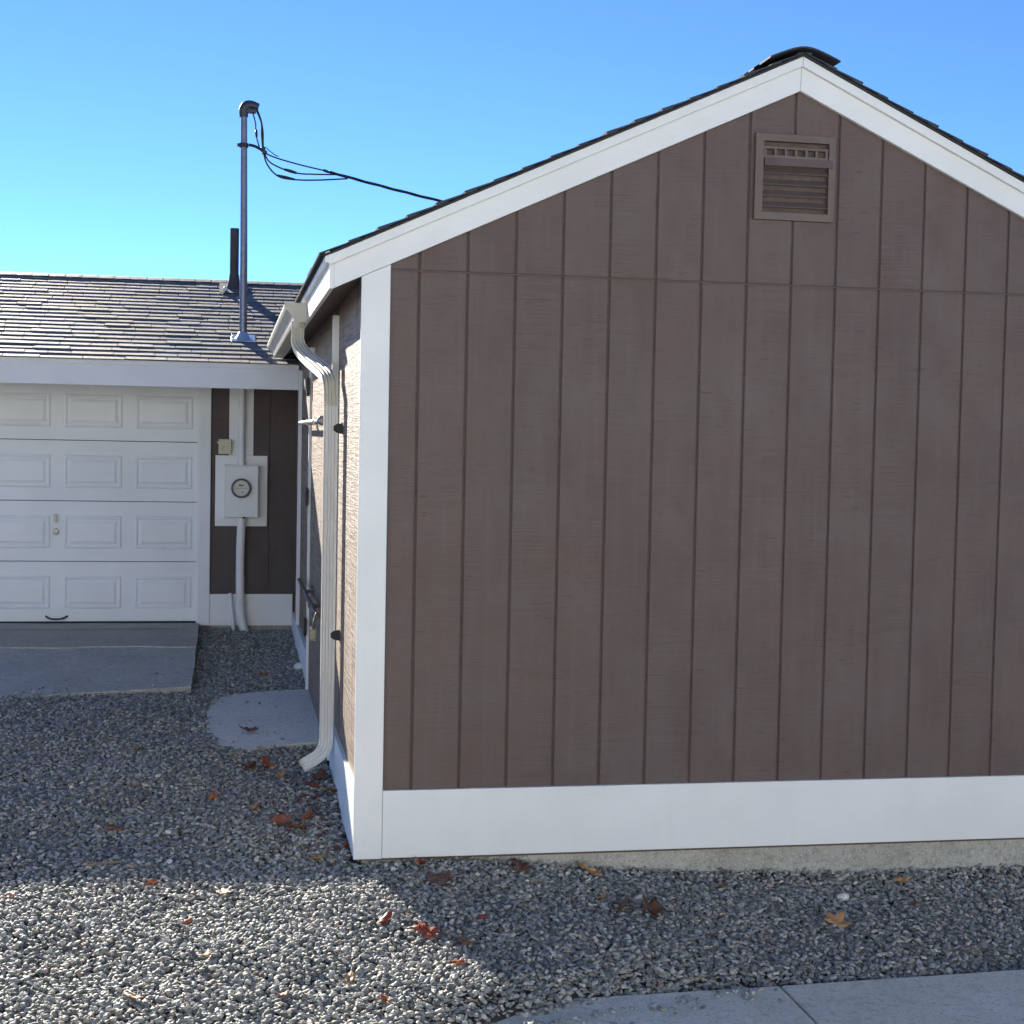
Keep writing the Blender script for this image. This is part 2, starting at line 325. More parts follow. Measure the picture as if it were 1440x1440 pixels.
# gravel: one pebble per point, joined as geometry instances
def gravel():
    pitch = .0175
    out = []
    for (x0, x1, y0, y1) in ((-3.6, 3.3, -2.4, 0.036), (-3.6, -.235, .036, 6.32)):
        ny_ = int((y1 - y0) / (pitch * .87)); nx_ = int((x1 - x0) / pitch)
        gx, gy = np.meshgrid(np.arange(nx_), np.arange(ny_))
        X = x0 + (gx + .5 * (gy % 2)) * pitch; Y = y0 + gy * pitch * .87
        X = (X + rng.uniform(-.5, .5, X.shape) * pitch * .9).ravel(); Y = (Y + rng.uniform(-.5, .5, Y.shape) * pitch * .9).ravel()
        out.append(np.stack([X, Y], 1))
    P = np.concatenate(out); X, Y = P[:, 0], P[:, 1]
    wob = .02 * np.sin(X * 13) + .018 * np.sin(X * 31 + 1) + rng.uniform(-.03, .03, len(X))
    keep = np.ones(len(X), bool)
    edge = np.interp(X, [-.25, .05, .18, .4, .9, 1.15, 1.25, 3.5], [-1.62, -1.47, -1.40, -1.33, -1.27, -1.24, -1.20, -1.20])
    wob2 = np.where(X > 1.2, .006, 1) * wob
    keep &= ~((Y < edge + wob2) & (X > -.3))
    keep &= ~((X > -1.0 + .02 * np.sin(Y * 9)) * False)
    # driveway apron
    ap_edge = np.interp(X, [-4, -2.2, -1.3, -.95], [3.45, 3.55, 3.76, 3.86]) + .6 * wob
    keep &= ~((Y > ap_edge) & (X < -.985 + .3 * wob))
    # door pad
    def inpad(x, y):
        l = np.interp(y, [1.85, 1.95, 2.5, 3.2, 3.38, 3.52, 3.75], [-.70, -.78, -.87, -.855, -.83, -.77, -.70])
        n_ = np.interp(x, [-.87, -.80, -.72, -.5, -.22], [2.35, 2.0, 1.80, 1.93, 2.03]); f = np.interp(x, [-.85, -.7, -.22], [3.45, 3.60, 3.80])
        return (x > l) & (y > n_) & (y < f)
    keep &= ~inpad(X + wob * .5, Y + wob * .7)
    X, Y = X[keep], Y[keep]
    Z = gz(X, Y) + rng.normal(0, .0035, len(X)) - .004
    # a second, sparse layer perched on top
    pick = rng.random(len(X)) < .28
    X2 = X[pick] + rng.uniform(-.01, .01, pick.sum()); Y2 = Y[pick] + rng.uniform(-.01, .01, pick.sum()); Z2 = gz(X2, Y2) + .008 + rng.uniform(0, .004, pick.sum())
    S = rng.uniform(.62, 1.30, len(X)); S2 = rng.uniform(.7, 1.15, pick.sum())
    # strays on the slabs
    st = []
    for _ in range(70): x = random.uniform(.1, 1.2); st.append((x, float(np.interp(x, [.1, .9, 1.3], [-1.50, -1.28, -1.22])) - abs(random.gauss(0, .055)), -.443, random.uniform(.5, 1.1)))
    for _ in range(26): st.append((random.uniform(-.86, -.45), random.choice([random.gauss(2.2, .12), random.gauss(3.2, .25)]), -.198, random.uniform(.3, .9)))
    for _ in range(50): x = random.uniform(-2.4, -1.0); st.append((x, float(np.interp(x, [-2.4, -1.3, -.95], [3.5, 3.76, 3.86])) + abs(random.gauss(0, .14)), None, random.uniform(.4, 1.0)))
    st = [(x, y, apron_z(y) + .006 if z is None else z, s) for x, y, z, s in st]
    st = np.array(st)
    X = np.concatenate([X, X2, st[:, 0]]); Y = np.concatenate([Y, Y2, st[:, 1]]); Z = np.concatenate([Z, Z2, st[:, 2]]); S = np.concatenate([S, S2, st[:, 3]])
    me = bpy.data.meshes.new('gravel'); me.vertices.add(len(X)); me.vertices.foreach_set('co', np.stack([X, Y, Z], 1).astype('f').ravel())
    a = me.attributes.new('size', 'FLOAT', 'POINT'); a.data.foreach_set('value', (S * .0124).astype('f'))
    me.materials.append(M['pebble'])
    o = bpy.data.objects.new('gravel', me); COL.objects.link(o)
    tag(o, 'loose grey crushed stone gravel covering the yard around both buildings', 'gravel', kind='stuff')
    g = bpy.data.node_groups.new('pebbles', 'GeometryNodeTree')
    g.interface.new_socket('Geometry', in_out='INPUT', socket_type='NodeSocketGeometry'); g.interface.new_socket('Geometry', in_out='OUTPUT', socket_type='NodeSocketGeometry')
    N = g.nodes.new; K = g.links.new
    gi, go = N('NodeGroupInput'), N('NodeGroupOutput')
    join = N('GeometryNodeGeometryToInstance')
    for k in range(7):
        ico = N('GeometryNodeMeshIcoSphere'); ico.inputs['Radius'].default_value = 1; ico.inputs['Subdivisions'].default_value = 3
        sp = N('GeometryNodeSetPosition'); K(ico.outputs[0], sp.inputs['Geometry'])
        pos = N('GeometryNodeInputPosition'); vo = N('ShaderNodeTexVoronoi'); vo.feature = 'SMOOTH_F1'; vo.voronoi_dimensions = '4D'
        vo.inputs['Scale'].default_value = .9; vo.inputs['W'].default_value = k * 3.3 + .5; vo.inputs['Smoothness'].default_value = .08
        K(pos.outputs[0], vo.inputs['Vector'])
        ma = N('ShaderNodeMath'); ma.operation = 'MULTIPLY_ADD'; ma.inputs[1].default_value = -.95; ma.inputs[2].default_value = 1.38; K(vo.outputs['Distance'], ma.inputs[0])
        sc = N('ShaderNodeVectorMath'); sc.operation = 'SCALE'; K(pos.outputs[0], sc.inputs[0]); K(ma.outputs[0], sc.inputs['Scale'])
        sq = N('ShaderNodeVectorMath'); sq.operation = 'MULTIPLY'; K(sc.outputs[0], sq.inputs[0]); sq.inputs[1].default_value = [(1.15, .8, .5), (1, .85, .6), (1.35, .68, .48), (.95, .8, .65), (1.25, .75, .42), (1, .9, .5), (1.45, .75, .5)][k]
        K(sq.outputs[0], sp.inputs['Position'])
        sh = N('GeometryNodeSetShadeSmooth'); K(sp.outputs[0], sh.inputs[0])
        sm = N('GeometryNodeSetMaterial'); sm.inputs['Material'].default_value = M['pebble']; K(sh.outputs[0], sm.inputs[0])
        K(sm.outputs[0], join.inputs[0])
    iop = N('GeometryNodeInstanceOnPoints'); iop.inputs['Pick Instance'].default_value = True
    m2p = N('GeometryNodeMeshToPoints'); K(gi.outputs[0], m2p.inputs[0]); K(m2p.outputs[0], iop.inputs['Points']); K(join.outputs[0], iop.inputs['Instance'])
    ri = N('FunctionNodeRandomValue'); ri.data_type = 'INT'; ri.inputs[4].default_value = 0; ri.inputs[5].default_value = 6; K(ri.outputs[2], iop.inputs['Instance Index'])
    rr = N('FunctionNodeRandomValue'); rr.data_type = 'FLOAT_VECTOR'; rr.inputs[0].default_value = (-.6, -.6, 0); rr.inputs[1].default_value = (.6, .6, 6.283); rr.inputs['Seed'].default_value = 3
    K(rr.outputs[0], iop.inputs['Rotation'])
    na = N('GeometryNodeInputNamedAttribute'); na.data_type = 'FLOAT'; na.inputs['Name'].default_value = 'size'; K(na.outputs[0], iop.inputs['Scale'])
    K(iop.outputs[0], go.inputs[0])
    mod = o.modifiers.new('pebbles', 'NODES'); mod.node_group = g
def apron_z(y): return float(np.interp(y, [3.4, 4.9, 5.15, 6.3], [-.188, -.118, -.105, -.083]))

# walkway slabs, door pad, driveway apron
bm = bmesh.new()
prism(bm, [(-.30, -1.27), (1.185, -1.232), (1.16, -6), (-.30, -6)], 2, -.56, -.449, .004)
o = obj('walkway', bm, M['walk'], kind='structure')
bm = bmesh.new(); prism(bm, [(1.195, -1.228), (4.2, -1.10), (4.2, -6), (1.170, -6)], 2, -.56, -.450, .004)
obj('walkway', bm, M['walk'], kind='structure')
bm = bmesh.new()
prism(bm, [(-.225, 3.80), (-.56, 3.72), (-.72, 3.62), (-.86, 3.46), (-.88, 3.0), (-.88, 2.45), (-.82, 2.0), (-.73, 1.82), (-.5, 1.97), (-.225, 2.05)], 2, -.34, -.205, .006)
obj('door_pad', bm, M['pad'], kind='structure')
# apron: sloped sheet with a rough lower part and smooth threshold strip
def apron(y0, y1, mat, name, dz=0):
    bm = bmesh.new(); n = 46; mm = 16; rows = []
    for j in range(mm + 1):
        row = []
        for i in range(n + 1):
            x = -4.2 + (3.2) * i / n + (-.0)
            yy0 = float(np.interp(x, [-4.2, -2.2, -1.3, -.95], [3.36, 3.46, 3.68, 3.76])) if y0 is None else y0 + .02 * sin(x * 7) + .012 * sin(x * 17)
            y = yy0 + (y1 - yy0) * j / mm
            if i == n: x = -.992 + .004 * sin(y * 6) + .002 * sin(y * 23)
            row.append((x, y))
        rows.append(row)
    top = [[bm.verts.new((x, y, apron_z(y) + dz + (.004 * mnoise.noise(Vector((x * 3, y * 3, 0)))))) for x, y in r] for r in rows]
    for j in range(mm):
        for i in range(n): bm.faces.new((top[j][i], top[j][i + 1], top[j + 1][i + 1], top[j + 1][i]))
    bot = [[bm.verts.new((v.co.x, v.co.y, -.4)) for v in r] for r in top]
    for i in range(n): bm.faces.new((bot[0][i], bot[0][i + 1], top[0][i + 1], top[0][i]))
    for j in range(mm): bm.faces.new((bot[j][n], bot[j + 1][n], top[j + 1][n], top[j][n]))
    return obj(name, bm, mat, kind='structure', smooth=30)
apron(None, 5.25, M['apron'], 'driveway_apron')
apron(5.12, 6.33, M['apron_smooth'], 'garage_threshold', .010)
# long crack across the threshold
bm = bmesh.new(); pts = [(-3.2 + .05 * i, 5.95 + .025 * mnoise.noise(Vector((i * .3, 0, 0))) + .035 * mnoise.noise(Vector((i * .07, 4, 0)))) for i in range(43)]
for a, b in zip(pts[:-1], pts[1:]):
    w1, w2 = .007 + .006 * abs(mnoise.noise(Vector((a[0] * 9, 1, 0)))), .007 + .006 * abs(mnoise.noise(Vector((b[0] * 9, 1, 0))))
    z = lambda p: apron_z(p[1]) + .0155
    bm.faces.new([bm.verts.new((a[0], a[1] - w1, z(a))), bm.verts.new((b[0], b[1] - w2, z(b))), bm.verts.new((b[0], b[1] + w2, z(b))), bm.verts.new((a[0], a[1] + w1, z(a)))])
obj('threshold_crack', bm, M['rubber'], kind='structure')
gravel()

# ================================================================ BROWN GABLED BUILDING
G = .2032
PX, SL, ZPK = 1.635, .462, 3.006          # ridge x, roof slope, lower edge of rake at the peak
XW0, XW1 = -.22, 3.49
YB = 7.6
def rz(x): return ZPK - SL * abs(x - PX)
house = thing('gabled_building', 'brown building with white trim, grooved siding and a louvred vent under its gable', 'building', (1.63, 0, -.3))
# solid core behind the boards (dark, so grooves read)
bm = bmesh.new(); prism(bm, [(-.205, -.30), (3.475, -.30), (3.475, rz(3.475)), (PX, rz(PX)), (-.205, rz(-.205))], 1, .0085, YB)
obj('wall', bm, M['groove'], house)
bm = B(-.20, 3.47, .03, YB, -.8, -.29)
bmesh.ops.subdivide_edges(bm, edges=bm.edges[:], cuts=5, use_grid_fill=True)
obj('foundation', bm, M['foundation'], house)
ZF = 2.174
# front boards: lower band and gable band, one object each; every groove recessed
gap = .0042
vent = (1.438, 1.807, 2.450, 2.822)
def board(x0, x1, z0, z1, top=None, name='siding_board'):
    pts = [(x0, z0), (x1, z0), (x1, z1), (x0, z1)]
    if top:
        k = .02
        pts = clip_poly(pts, lambda p: rz(0) + SL * p[0] + k - p[1])
        pts = clip_poly(pts, lambda p: (ZPK + SL * PX - SL * p[0]) + k - p[1]) if len(pts) > 2 else pts
    if len(pts) < 3: return
    q = []
    for p in pts:
        if not q or (abs(p[0] - q[-1][0]) + abs(p[1] - q[-1][1])) > 1e-4: q.append(p)
    bm = bmesh.new()
    h = gap
    # board face with chamfered long edges
    def inset(p):
        return (min(max(p[0], x0 + .0035), x1 - .0035), p[1])
    A = [bm.verts.new((p[0], .012, p[1])) for p in q]; Mv = [bm.verts.new((p[0], .0035, p[1])) for p in q]; F = [bm.verts.new((inset(p)[0], 0, p[1])) for p in q]
    n = len(q); bm.faces.new(F)
    for i in range(n):
        j = (i + 1) % n
        bm.faces.new((A[i], A[j], Mv[j], Mv[i])); bm.faces.new((Mv[i], Mv[j], F[j], F[i]))
    bmesh.ops.recalc_face_normals(bm, faces=bm.faces[:])
    return obj(name, bm, M['siding'], house)
for i in range(-1, 18):
    a, b = i * G + gap, (i + 1) * G - gap
    if i == -1: a = -.2
    if b > 3.48: b = 3.48
    if a >= b: continue
    board(a, b, -.02, ZF)
    # gable band; the two boards behind the vent are split around it
    jog = .0
    if b < vent[0] or a > vent[1]: board(a, b, ZF + .001, 3.2, True)
    else:
        board(a, b, ZF + .001, vent[2] + .01, True); board(a, b, vent[3] - .01, 3.2, True)
        if a < vent[0]: board(a, vent[0] + .01, vent[2] + .0105, vent[3] - .0105, True)
        if b > vent[1]: board(vent[1] - .01, b, vent[2] + .0105, vent[3] - .0105, True)
bm = bmesh.new(); prism(bm, [(.012, ZF + .005), (-.003, ZF + .005), (-.008, ZF + .001), (-.009, ZF - .004), (-.003, ZF - .004), (.012, ZF - .002)], 0, -.118, 3.44)
obj('flashing_strip', bm, M['brown_paint'], house)
# trim boards
bm = bmesh.new(); prism(bm, [(-.24, -.287), (-.121, -.287), (-.121, rz(-.121) - .0015), (-.24, rz(-.24) - .0015)], 1, -.022, .0005, .0015); obj('corner_board', bm, M['white'], house)
obj('corner_board', B(3.39, 3.51, -.022, .0005, -.287, 2.18, bev=.003), M['white'], house)
obj('base_trim', B(-.1195, 3.39, -.020, .0005, -.285, .001, bev=.002), M['white'], house)
XL, XR = -.354, 3.624
def rake(bm, xa, xb, lo, hi, y0, y1):
    prism(bm, [(xa, rz(xa) + lo), (xb, rz(xb) + lo), (xb, rz(xb) + hi), (xa, rz(xa) + hi)], 1, y0, y1, .0015)
for xa, xb in ((XL, PX - .0008), (PX + .0008, XR)):
    bm = bmesh.new(); rake(bm, xa, xb, 0, .113, -.026, -.0226 + .02); obj('rake_board', bm, M['white'], house)
    bm = bmesh.new()
    e = -.022 if xa == XL else 0; f = .022 if xb == XR else 0
    rake(bm, xa + e, xb + f, .100, .142, -.046, -.0262); obj('rake_cap', bm, M['white'], house)
# left eave: fascia, cap strip, soffit
obj('fascia_board', B(-.372, -.354, -.024, YB, 2.085, 2.222, bev=.002), M['white'], house)
obj('eave_cap', B(-.392, -.3725, -.045, YB, 2.188, 2.236, bev=.002), M['white'], house)
bm = bmesh.new(); prism(bm, [(-.3535, 2.098), (-.20, 2.160), (-.20, 2.178), (-.3535, 2.116)], 1, 0.0, YB); obj('soffit', bm, M['soffit'], house)
obj('fascia_board', B(3.624, 3.642, -.024, YB, 2.085, 2.222), M['white'], house)
# roof deck
for s in (-1, 1):
    xe = PX + s * 2.030
    bm = bmesh.new(); prism(bm, [(PX, ZPK + .143), (xe, rz(xe) + .143), (xe, rz(xe) + .152), (PX, ZPK + .152)], 1, -.052, YB + .1)
    obj('roof_deck', bm, M['black_edge'], house)
# gable roof shingles: courses visible along the rake
def gable_shingles():
    ang = math.atan(SL); Ls = 2.030 / cos(ang); expo = .131; n = int(Ls / expo) + 1
    stuff = bmesh.new()
    for s in (-1, 1):
        for k in range(n):
            d1 = Ls - k * expo + .02; d0 = max(d1 - expo - .05, .0)   # distance from ridge
            yy = -.062
            first = True
            while yy < YB:
                w = .24 + .10 * random.random(); y1 = min(yy + w, YB + .05)
                th = random.choice([.006, .006, .010])
                def pt(d, h): return (PX + s * (d * cos(ang) + h * sin(ang)), ZPK + .153 - d * sin(ang) + h * cos(ang))
                prof = [pt(d0, .0), pt(d1, .006), pt(d1, .006 + th), pt(d0, .003)]
                if first:
                    bm = bmesh.new(); prism(bm, prof, 1, yy, y1 - .003); obj('roof_shingle', bm, M['shingle_dark'], house)
                elif k < n: prism(stuff, prof, 1, yy, y1 - .003)
                yy = y1; first = False
                if k > 3 and yy > 2.0: w = 6
    obj('shingle_field', stuff, M['shingle_dark'], house, kind='stuff')
    # bent ridge caps
    y = -.075
    while y < YB:
        bm = bmesh.new(); prof = []
        def arc(h0, dz):
            pts = []
            for i in range(13):
                t = -1 + 2 * i / 12; x = t * .158; pts.append((PX + x, ZPK + .153 + dz + h0 - SL * (math.sqrt(x * x + .0036) - .06)))
            return pts
        a = arc(.025, 0); b = arc(.018, 0)
        prism(bm, a + b[::-1], 1, y, y + .21)
        obj('ridge_cap', bm, M['shingle_dark'], house); y += .14
gable_shingles()

# gable vent
vx0, vx1, vz0, vz1 = 1.442, 1.805, 2.452, 2.820
ox0, ox1, oz0, oz1 = 1.478, 1.776, 2.486, 2.788
bm = bmesh.new()
box(bm, vx0, vx1, -.020, .02, vz0, oz0, bev=.002); box(bm, vx0, vx1, -.020, .02, oz1, vz1, bev=.002)
box(bm, vx0, ox0, -.0205, .02, oz0 - .0005, oz1 + .0005, bev=.001); box(bm, ox1, vx1, -.0205, .02, oz0 - .0005, oz1 + .0005, bev=.001)
gv = obj('gable_vent', bm, M['brown_paint'], house)
obj('vent_screen', B(ox0 - .005, ox1 + .005, .0165, .0178, oz0 - .005, oz1 + .005), M['dark'], gv)
def louvre(zt, zb, tip, wide=0, y0=.014):
    bm = bmesh.new(); prism(bm, [(y0, zt), (-tip, zb), (-tip - .001, zb - .004), (-tip + .003, zb - .003), (y0, zt - .003)], 0, ox0 + .001, ox1 - .001 + wide)
    obj('louvre_blade', bm, M['brown_paint'], gv)
for k in range(4): louvre(2.684 - k * .0475, 2.654 - k * .0475, .014)
bm = bmesh.new(); prism(bm, [(.014, 2.722), (-.0215, 2.716), (-.030, 2.682), (-.027, 2.681), (-.0195, 2.712), (.014, 2.718)], 0, ox0 + .004, ox1 + .016); obj('louvre_blade', bm, M['brown_paint'], gv)
bm = bmesh.new()
box(bm, ox0 + .001, ox1 - .001, -.014, .0, 2.756, 2.766); box(bm, ox0 + .001, ox1 - .001, -.0145, .0, 2.7165, 2.728)
for k in range(7):
    x = ox0 + .004 + k * (ox1 - ox0 - .018) / 6; box(bm, x, x + .011, -.0135, .0, 2.7275, 2.7565)
obj('vent_grille', bm, M['brown_paint'], gv)

# ---- side wall (faces the yard), boards recessed at grooves
SX = -.22
def sboard(y0, y1, z0, z1, mat='lit_side_siding'):
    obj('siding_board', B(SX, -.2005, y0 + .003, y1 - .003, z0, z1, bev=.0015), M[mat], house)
ys = [.0, .2032]
DY0, DY1, DZ1 = 1.58, 3.72, 1.98
y = .001
while y < 5.9:
    y1 = min(y + G, 6.3)
    if y1 <= DY0 + .01 or y >= DY1 - .12: sboard(y, y1, -.02, 2.17)
    elif y < DY0: sboard(y, DY0, -.02, 2.17); 
    else: sboard(y, y1, DZ1, 2.17)
    y = y1
sboard(y, 6.4, -.02, 2.17)
obj('base_trim', B(-.24, -.2003, .0006, DY0 - .06, -.285, .0, bev=.002), M['side_white'], house)
obj('base_trim', B(-.243, -.2003, DY1 + .085, 6.28, -.285, .02, bev=.002), M['side_white'], house)
# door in the side wall
door = None
obj('door_casing', B(-.252, -.2002, DY0 - .055, DY0, -.2, 2.10, bev=.002), M['white'], house)
obj('door_casing', B(-.252, -.2002, DY1 + .02, DY1 + .08, -.2, 2.06, bev=.002), M['white'], house)
mid = (DY0 + DY1) / 2
for a, b in ((DY0 + .004, mid - .003), (mid + .003, DY1 + .016)):
    bm = bmesh.new(); yy = a
    while yy < b - .02:
        y2 = min(yy + G, b); box(bm, -.236, -.2004, yy + .0015, y2 - .0015, -.195, DZ1 - .01, bev=.0015); yy = y2
    dd = obj('door', bm, M['lit_side_siding'], house, label='brown grooved door leaf in the side wall')
    for z in (.22, 1.08, 1.80):
        if b > mid + .1:
            bm = bmesh.new(); box(bm, -.262, -.2521, DY1 + .0, DY1 + .082, z - .05, z + .05, bev=.002); lathe(bm, [(.009, -.06), (.009, .06)], (-.262, DY1 + .018, z), (0, 0, 1), 10)
            obj('hinge', bm, M['black'], dd)
# inside-corner trim where the garage meets
obj('corner_board', B(-.246, -.2002, 5.45, 5.50, -.2, 1.98, bev=.002), M['white'], house)

def door_rod(z, y0, y1, mat, parent):
    bm = bmesh.new(); x = -.292
    tube(bm, [(x, y0, z), (x, y1, z + .006)], .013, 12)
    for yy, r in ((y0 + .10, .020), (y0 + .55, .020), (y0 + 1.35, .019)):
        lathe(bm, [(r, -.02), (r, .02)], (x, yy, z + .002), (0, 1, 0), 14); box(bm, -.292, -.237, yy - .012, yy + .012, z - .012, z + .012)
        box(bm, -.243, -.2365, yy - .05, yy + .05, z - .035, z + .035, bev=.002)
    return obj('door_bar', bm, mat, parent, smooth=35)
rod1 = door_rod(1.560, 1.72, 4.1, M['steel'], house); tag(rod1, label='upper dull steel bar across the side door')
rod2 = door_rod(.500, 1.92, 4.0, M['brown_paint'], house); tag(rod2, label='lower brown painted bar across the side door')
bm = bmesh.new(); lathe(bm, [(.0, -.024), (.018, -.019), (.026, -.006), (.026, .006), (.018, .019), (.0, .024)], (-.292, 1.72, 1.562), (0, 1, 0), 14, cap=False)
obj('bar_end_knob', bm, M['steel'], rod1, smooth=True)

# padlock on the lower bar
lock = thing('padlock', 'small brass and steel padlock hanging from the lower bar of the side door', 'padlock', (-.31, 2.2, .36))
bm = bmesh.new(); box(bm, -.330, -.298, 2.147, 2.193, .365, .425, bev=.005); ob = obj('lock_body', bm, M['brass'], lock); ob.location = (0, 0, 0)
bm = bmesh.new(); box(bm, -.332, -.296, 2.145, 2.195, .357, .3645, bev=.002); box(bm, -.332, -.296, 2.145, 2.195, .4205, .428, bev=.002); obj('lock_plate', bm, M['steel'], lock)
bm = bmesh.new(); tube(bm, smooth_path([(-.314, 2.15, .425), (-.314, 2.15, .47), (-.308, 2.158, .498), (-.300, 2.17, .510), (-.298, 2.185, .498), (-.304, 2.19, .47), (-.314, 2.19, .425)], 5), .0055, 8); obj('shackle', bm, M['steel'], lock, smooth=True)
lock.location.y -= .28; lock.location.z += .03; lock.rotation_euler = (.25, 0, 0)

# ================================================================ GUTTER AND DOWNSPOUT
gut = thing('gutter', 'cream box gutter under the eave with a ribbed downspout bending to the wall', 'gutter', (-.42, 1.75, -.2))
GX0, GX1, GZ0, GZ1 = -.490, -.3745, 2.076, 2.172
prof = [(GX1, GZ1 + .006), (GX1, GZ0), (-.436, GZ0), (-.443, GZ0 + .012), (-.450, GZ0 + .036), (-.466, GZ0 + .054), (-.482, GZ0 + .066), (GX0, GZ0 + .080), (GX0, GZ1), (GX0 + .010, GZ1), (GX0 + .010, GZ1 - .008)]
inner = [(GX0 + .014, GZ1 - .010), (GX0 + .006, GZ1 - .014), (GX0 + .004, GZ0 + .082), (-.463, GZ0 + .058), (-.446, GZ0 + .038), (-.438, GZ0 + .004), (GX1 - .004, GZ0 + .004), (GX1 - .004, GZ1 + .006)]
bm = bmesh.new(); 
rA = [bm.verts.new((x, 1.755, z)) for x, z in prof + inner]; rB = [bm.verts.new((x, 5.50, z)) for x, z in prof + inner]
for i in range(len(rA)): bm.faces.new((rA[i], rB[i], rB[(i + 1) % len(rA)], rA[(i + 1) % len(rA)]))
bmesh.ops.recalc_face_normals(bm, faces=bm.faces[:])
obj('trough', bm, M['cream'], gut)
for yy in (1.752, 5.498):
    bm = bmesh.new(); prism(bm, [(GX1 + .001, GZ1 + .003), (GX1 + .001, GZ0 - .002), (-.437, GZ0 - .002), (-.452, GZ0 + .034), (GX0 - .002, GZ0 + .076), (GX0 - .002, GZ1 + .003)], 1, yy, yy + .003, .0006); obj('end_cap', bm, M['cream'], gut)
for yy in (2.4, 3.1, 3.8, 4.5, 5.2):
    bm = bmesh.new(); box(bm, GX0 + .006, GX1, yy, yy + .02, GZ1 - .012, GZ1 - .008); obj('gutter_hanger', bm, M['cream'], gut)
# ribbed rectangular spout, swept
def spout_profile(w, d, ribs=4, rd=.0035):
    pts = []
    def side(x0, y0, x1, y1, nr):
        L_ = math.hypot(x1 - x0, y1 - y0); nxn, nyn = (y1 - y0) / L_, -(x1 - x0) / L_
        segs = nr * 4 + 2
        for i in range(segs):
            t = i / segs; ph = (t * nr) % 1
            off = -rd if .35 < ph < .8 and .06 < t < .95 else 0
            pts.append((x0 + (x1 - x0) * t + nxn * off, y0 + (y1 - y0) * t + nyn * off))
    a, b = w / 2, d / 2
    side(-a, -b, a, -b, ribs); side(a, -b, a, b, max(ribs - 1, 2)); side(a, b, -a, b, ribs); side(-a, b, -a, -b, max(ribs - 1, 2))
    return pts
SP = spout_profile(.062, .046)
def spout(path, name, sc=1.0, prof=SP, mat='spout'):
    bm = bmesh.new(); sweep(bm, [(a * sc, b * sc) for a, b in prof], path, up=Vector((0, 1, 0)), caps=False)
    return obj(name, bm, M[mat], gut, smooth=25)
SY = 1.20; sx = -.281
gy = 1.80
# upper elbow drops from the outlet, runs back towards the corner post along the wall
top = smooth_path([(-.418, gy, 2.08), (-.418, gy, 2.02), (-.418, gy - .01, 1.975), (-.400, gy - .06, 1.925), (-.360, gy - .22, 1.868), (-.318, SY + .18, 1.815), (-.289, SY + .03, 1.765), (sx, SY, 1.70), (sx, SY, 1.63)], 7)
spout(top, 'elbow', 1.04, mat='cream')
spout([(sx, SY, 1.655), (sx, SY, .9), (sx, SY, .02)], 'downspout', 1.0)
bot = smooth_path([(sx, SY, .05), (sx, SY, -.02), (sx - .008, SY - .004, -.065), (-.325, SY - .03, -.105), (-.395, SY - .06, -.140)], 6)
spout(bot, 'elbow', 1.04)
bm = bmesh.new(); lathe(bm, [(.036, -.015), (.034, .02)], (-.418, gy, 2.062), (0, 0, 1), 20); obj('outlet', bm, M['cream'], gut)
for z in (1.52, .50):
    bm = bmesh.new(); prism(bm, [(-.250, z - .022), (-.2195, z - .028), (-.2195, z + .028), (-.250, z + .022), (-.266, z + .010), (-.266, z - .010)], 1, SY - .0275, SY - .0245); obj('strap', bm, M['black'], gut)

# ================================================================ GARAGE
GD = 6.3
gar = thing('garage', 'low white-doored garage with dark brown wall and a grey shingled roof', 'garage', (-2.1, GD, -.08))
EY, EZ, RS, RY = 5.53, 2.028, .333, 8.19
def rof(y): return EZ + RS * (y - EY) if y < RY else EZ + RS * (RY - EY) - RS * (y - RY)
X0g = -3.95  # unseen left end, extended so no sun slips past onto the gravel
# walls
bm = bmesh.new(); box(bm, -.955, -.205, GD + .012, GD + .10, -.09, 1.98); box(bm, X0g, -3.30, GD + .012, GD + .10, -.09, 1.98); box(bm, -3.30, -.955, GD + .05, GD + .10, 1.85, 1.98)
prism(bm, [(GD + .10, -.09), (10.0, -.09), (10.0, 1.96), (RY, 2.84), (GD + .10, 2.16)], 0, X0g, X0g + .1)
box(bm, X0g + .1, .2, 9.95, 10.05, -.09, 1.95)
obj('wall', bm, M['garage_siding'], gar)
for x0, x1 in ((-.905, -.645), (-.640, -.440), (-.435, -.2)):
    obj('siding_board', B(x0, x1, GD, GD + .0125, .165, 1.95, bev=.0012), M['garage_siding'], gar)
obj('foundation', B(X0g, -.2, GD + .02, GD + .12, -.5, -.0905), M['foundation'], gar)
obj('base_trim', B(-.9125, -.2385, GD - .014, GD + .012, -.092, .168, bev=.002), M['white'], gar)
obj('door_trim', B(-1.003, -.914, GD - .022, GD + .03, -.09, 1.93, bev=.003), M['white'], gar)
obj('door_stop', B(-1.022, -1.003, GD + .01, GD + .04, -.072, 1.93, bev=.002), M['white'], gar)
obj('door_trim', B(-3.33, -3.241, GD - .022, GD + .03, -.09, 1.93, bev=.003), M['white'], gar)
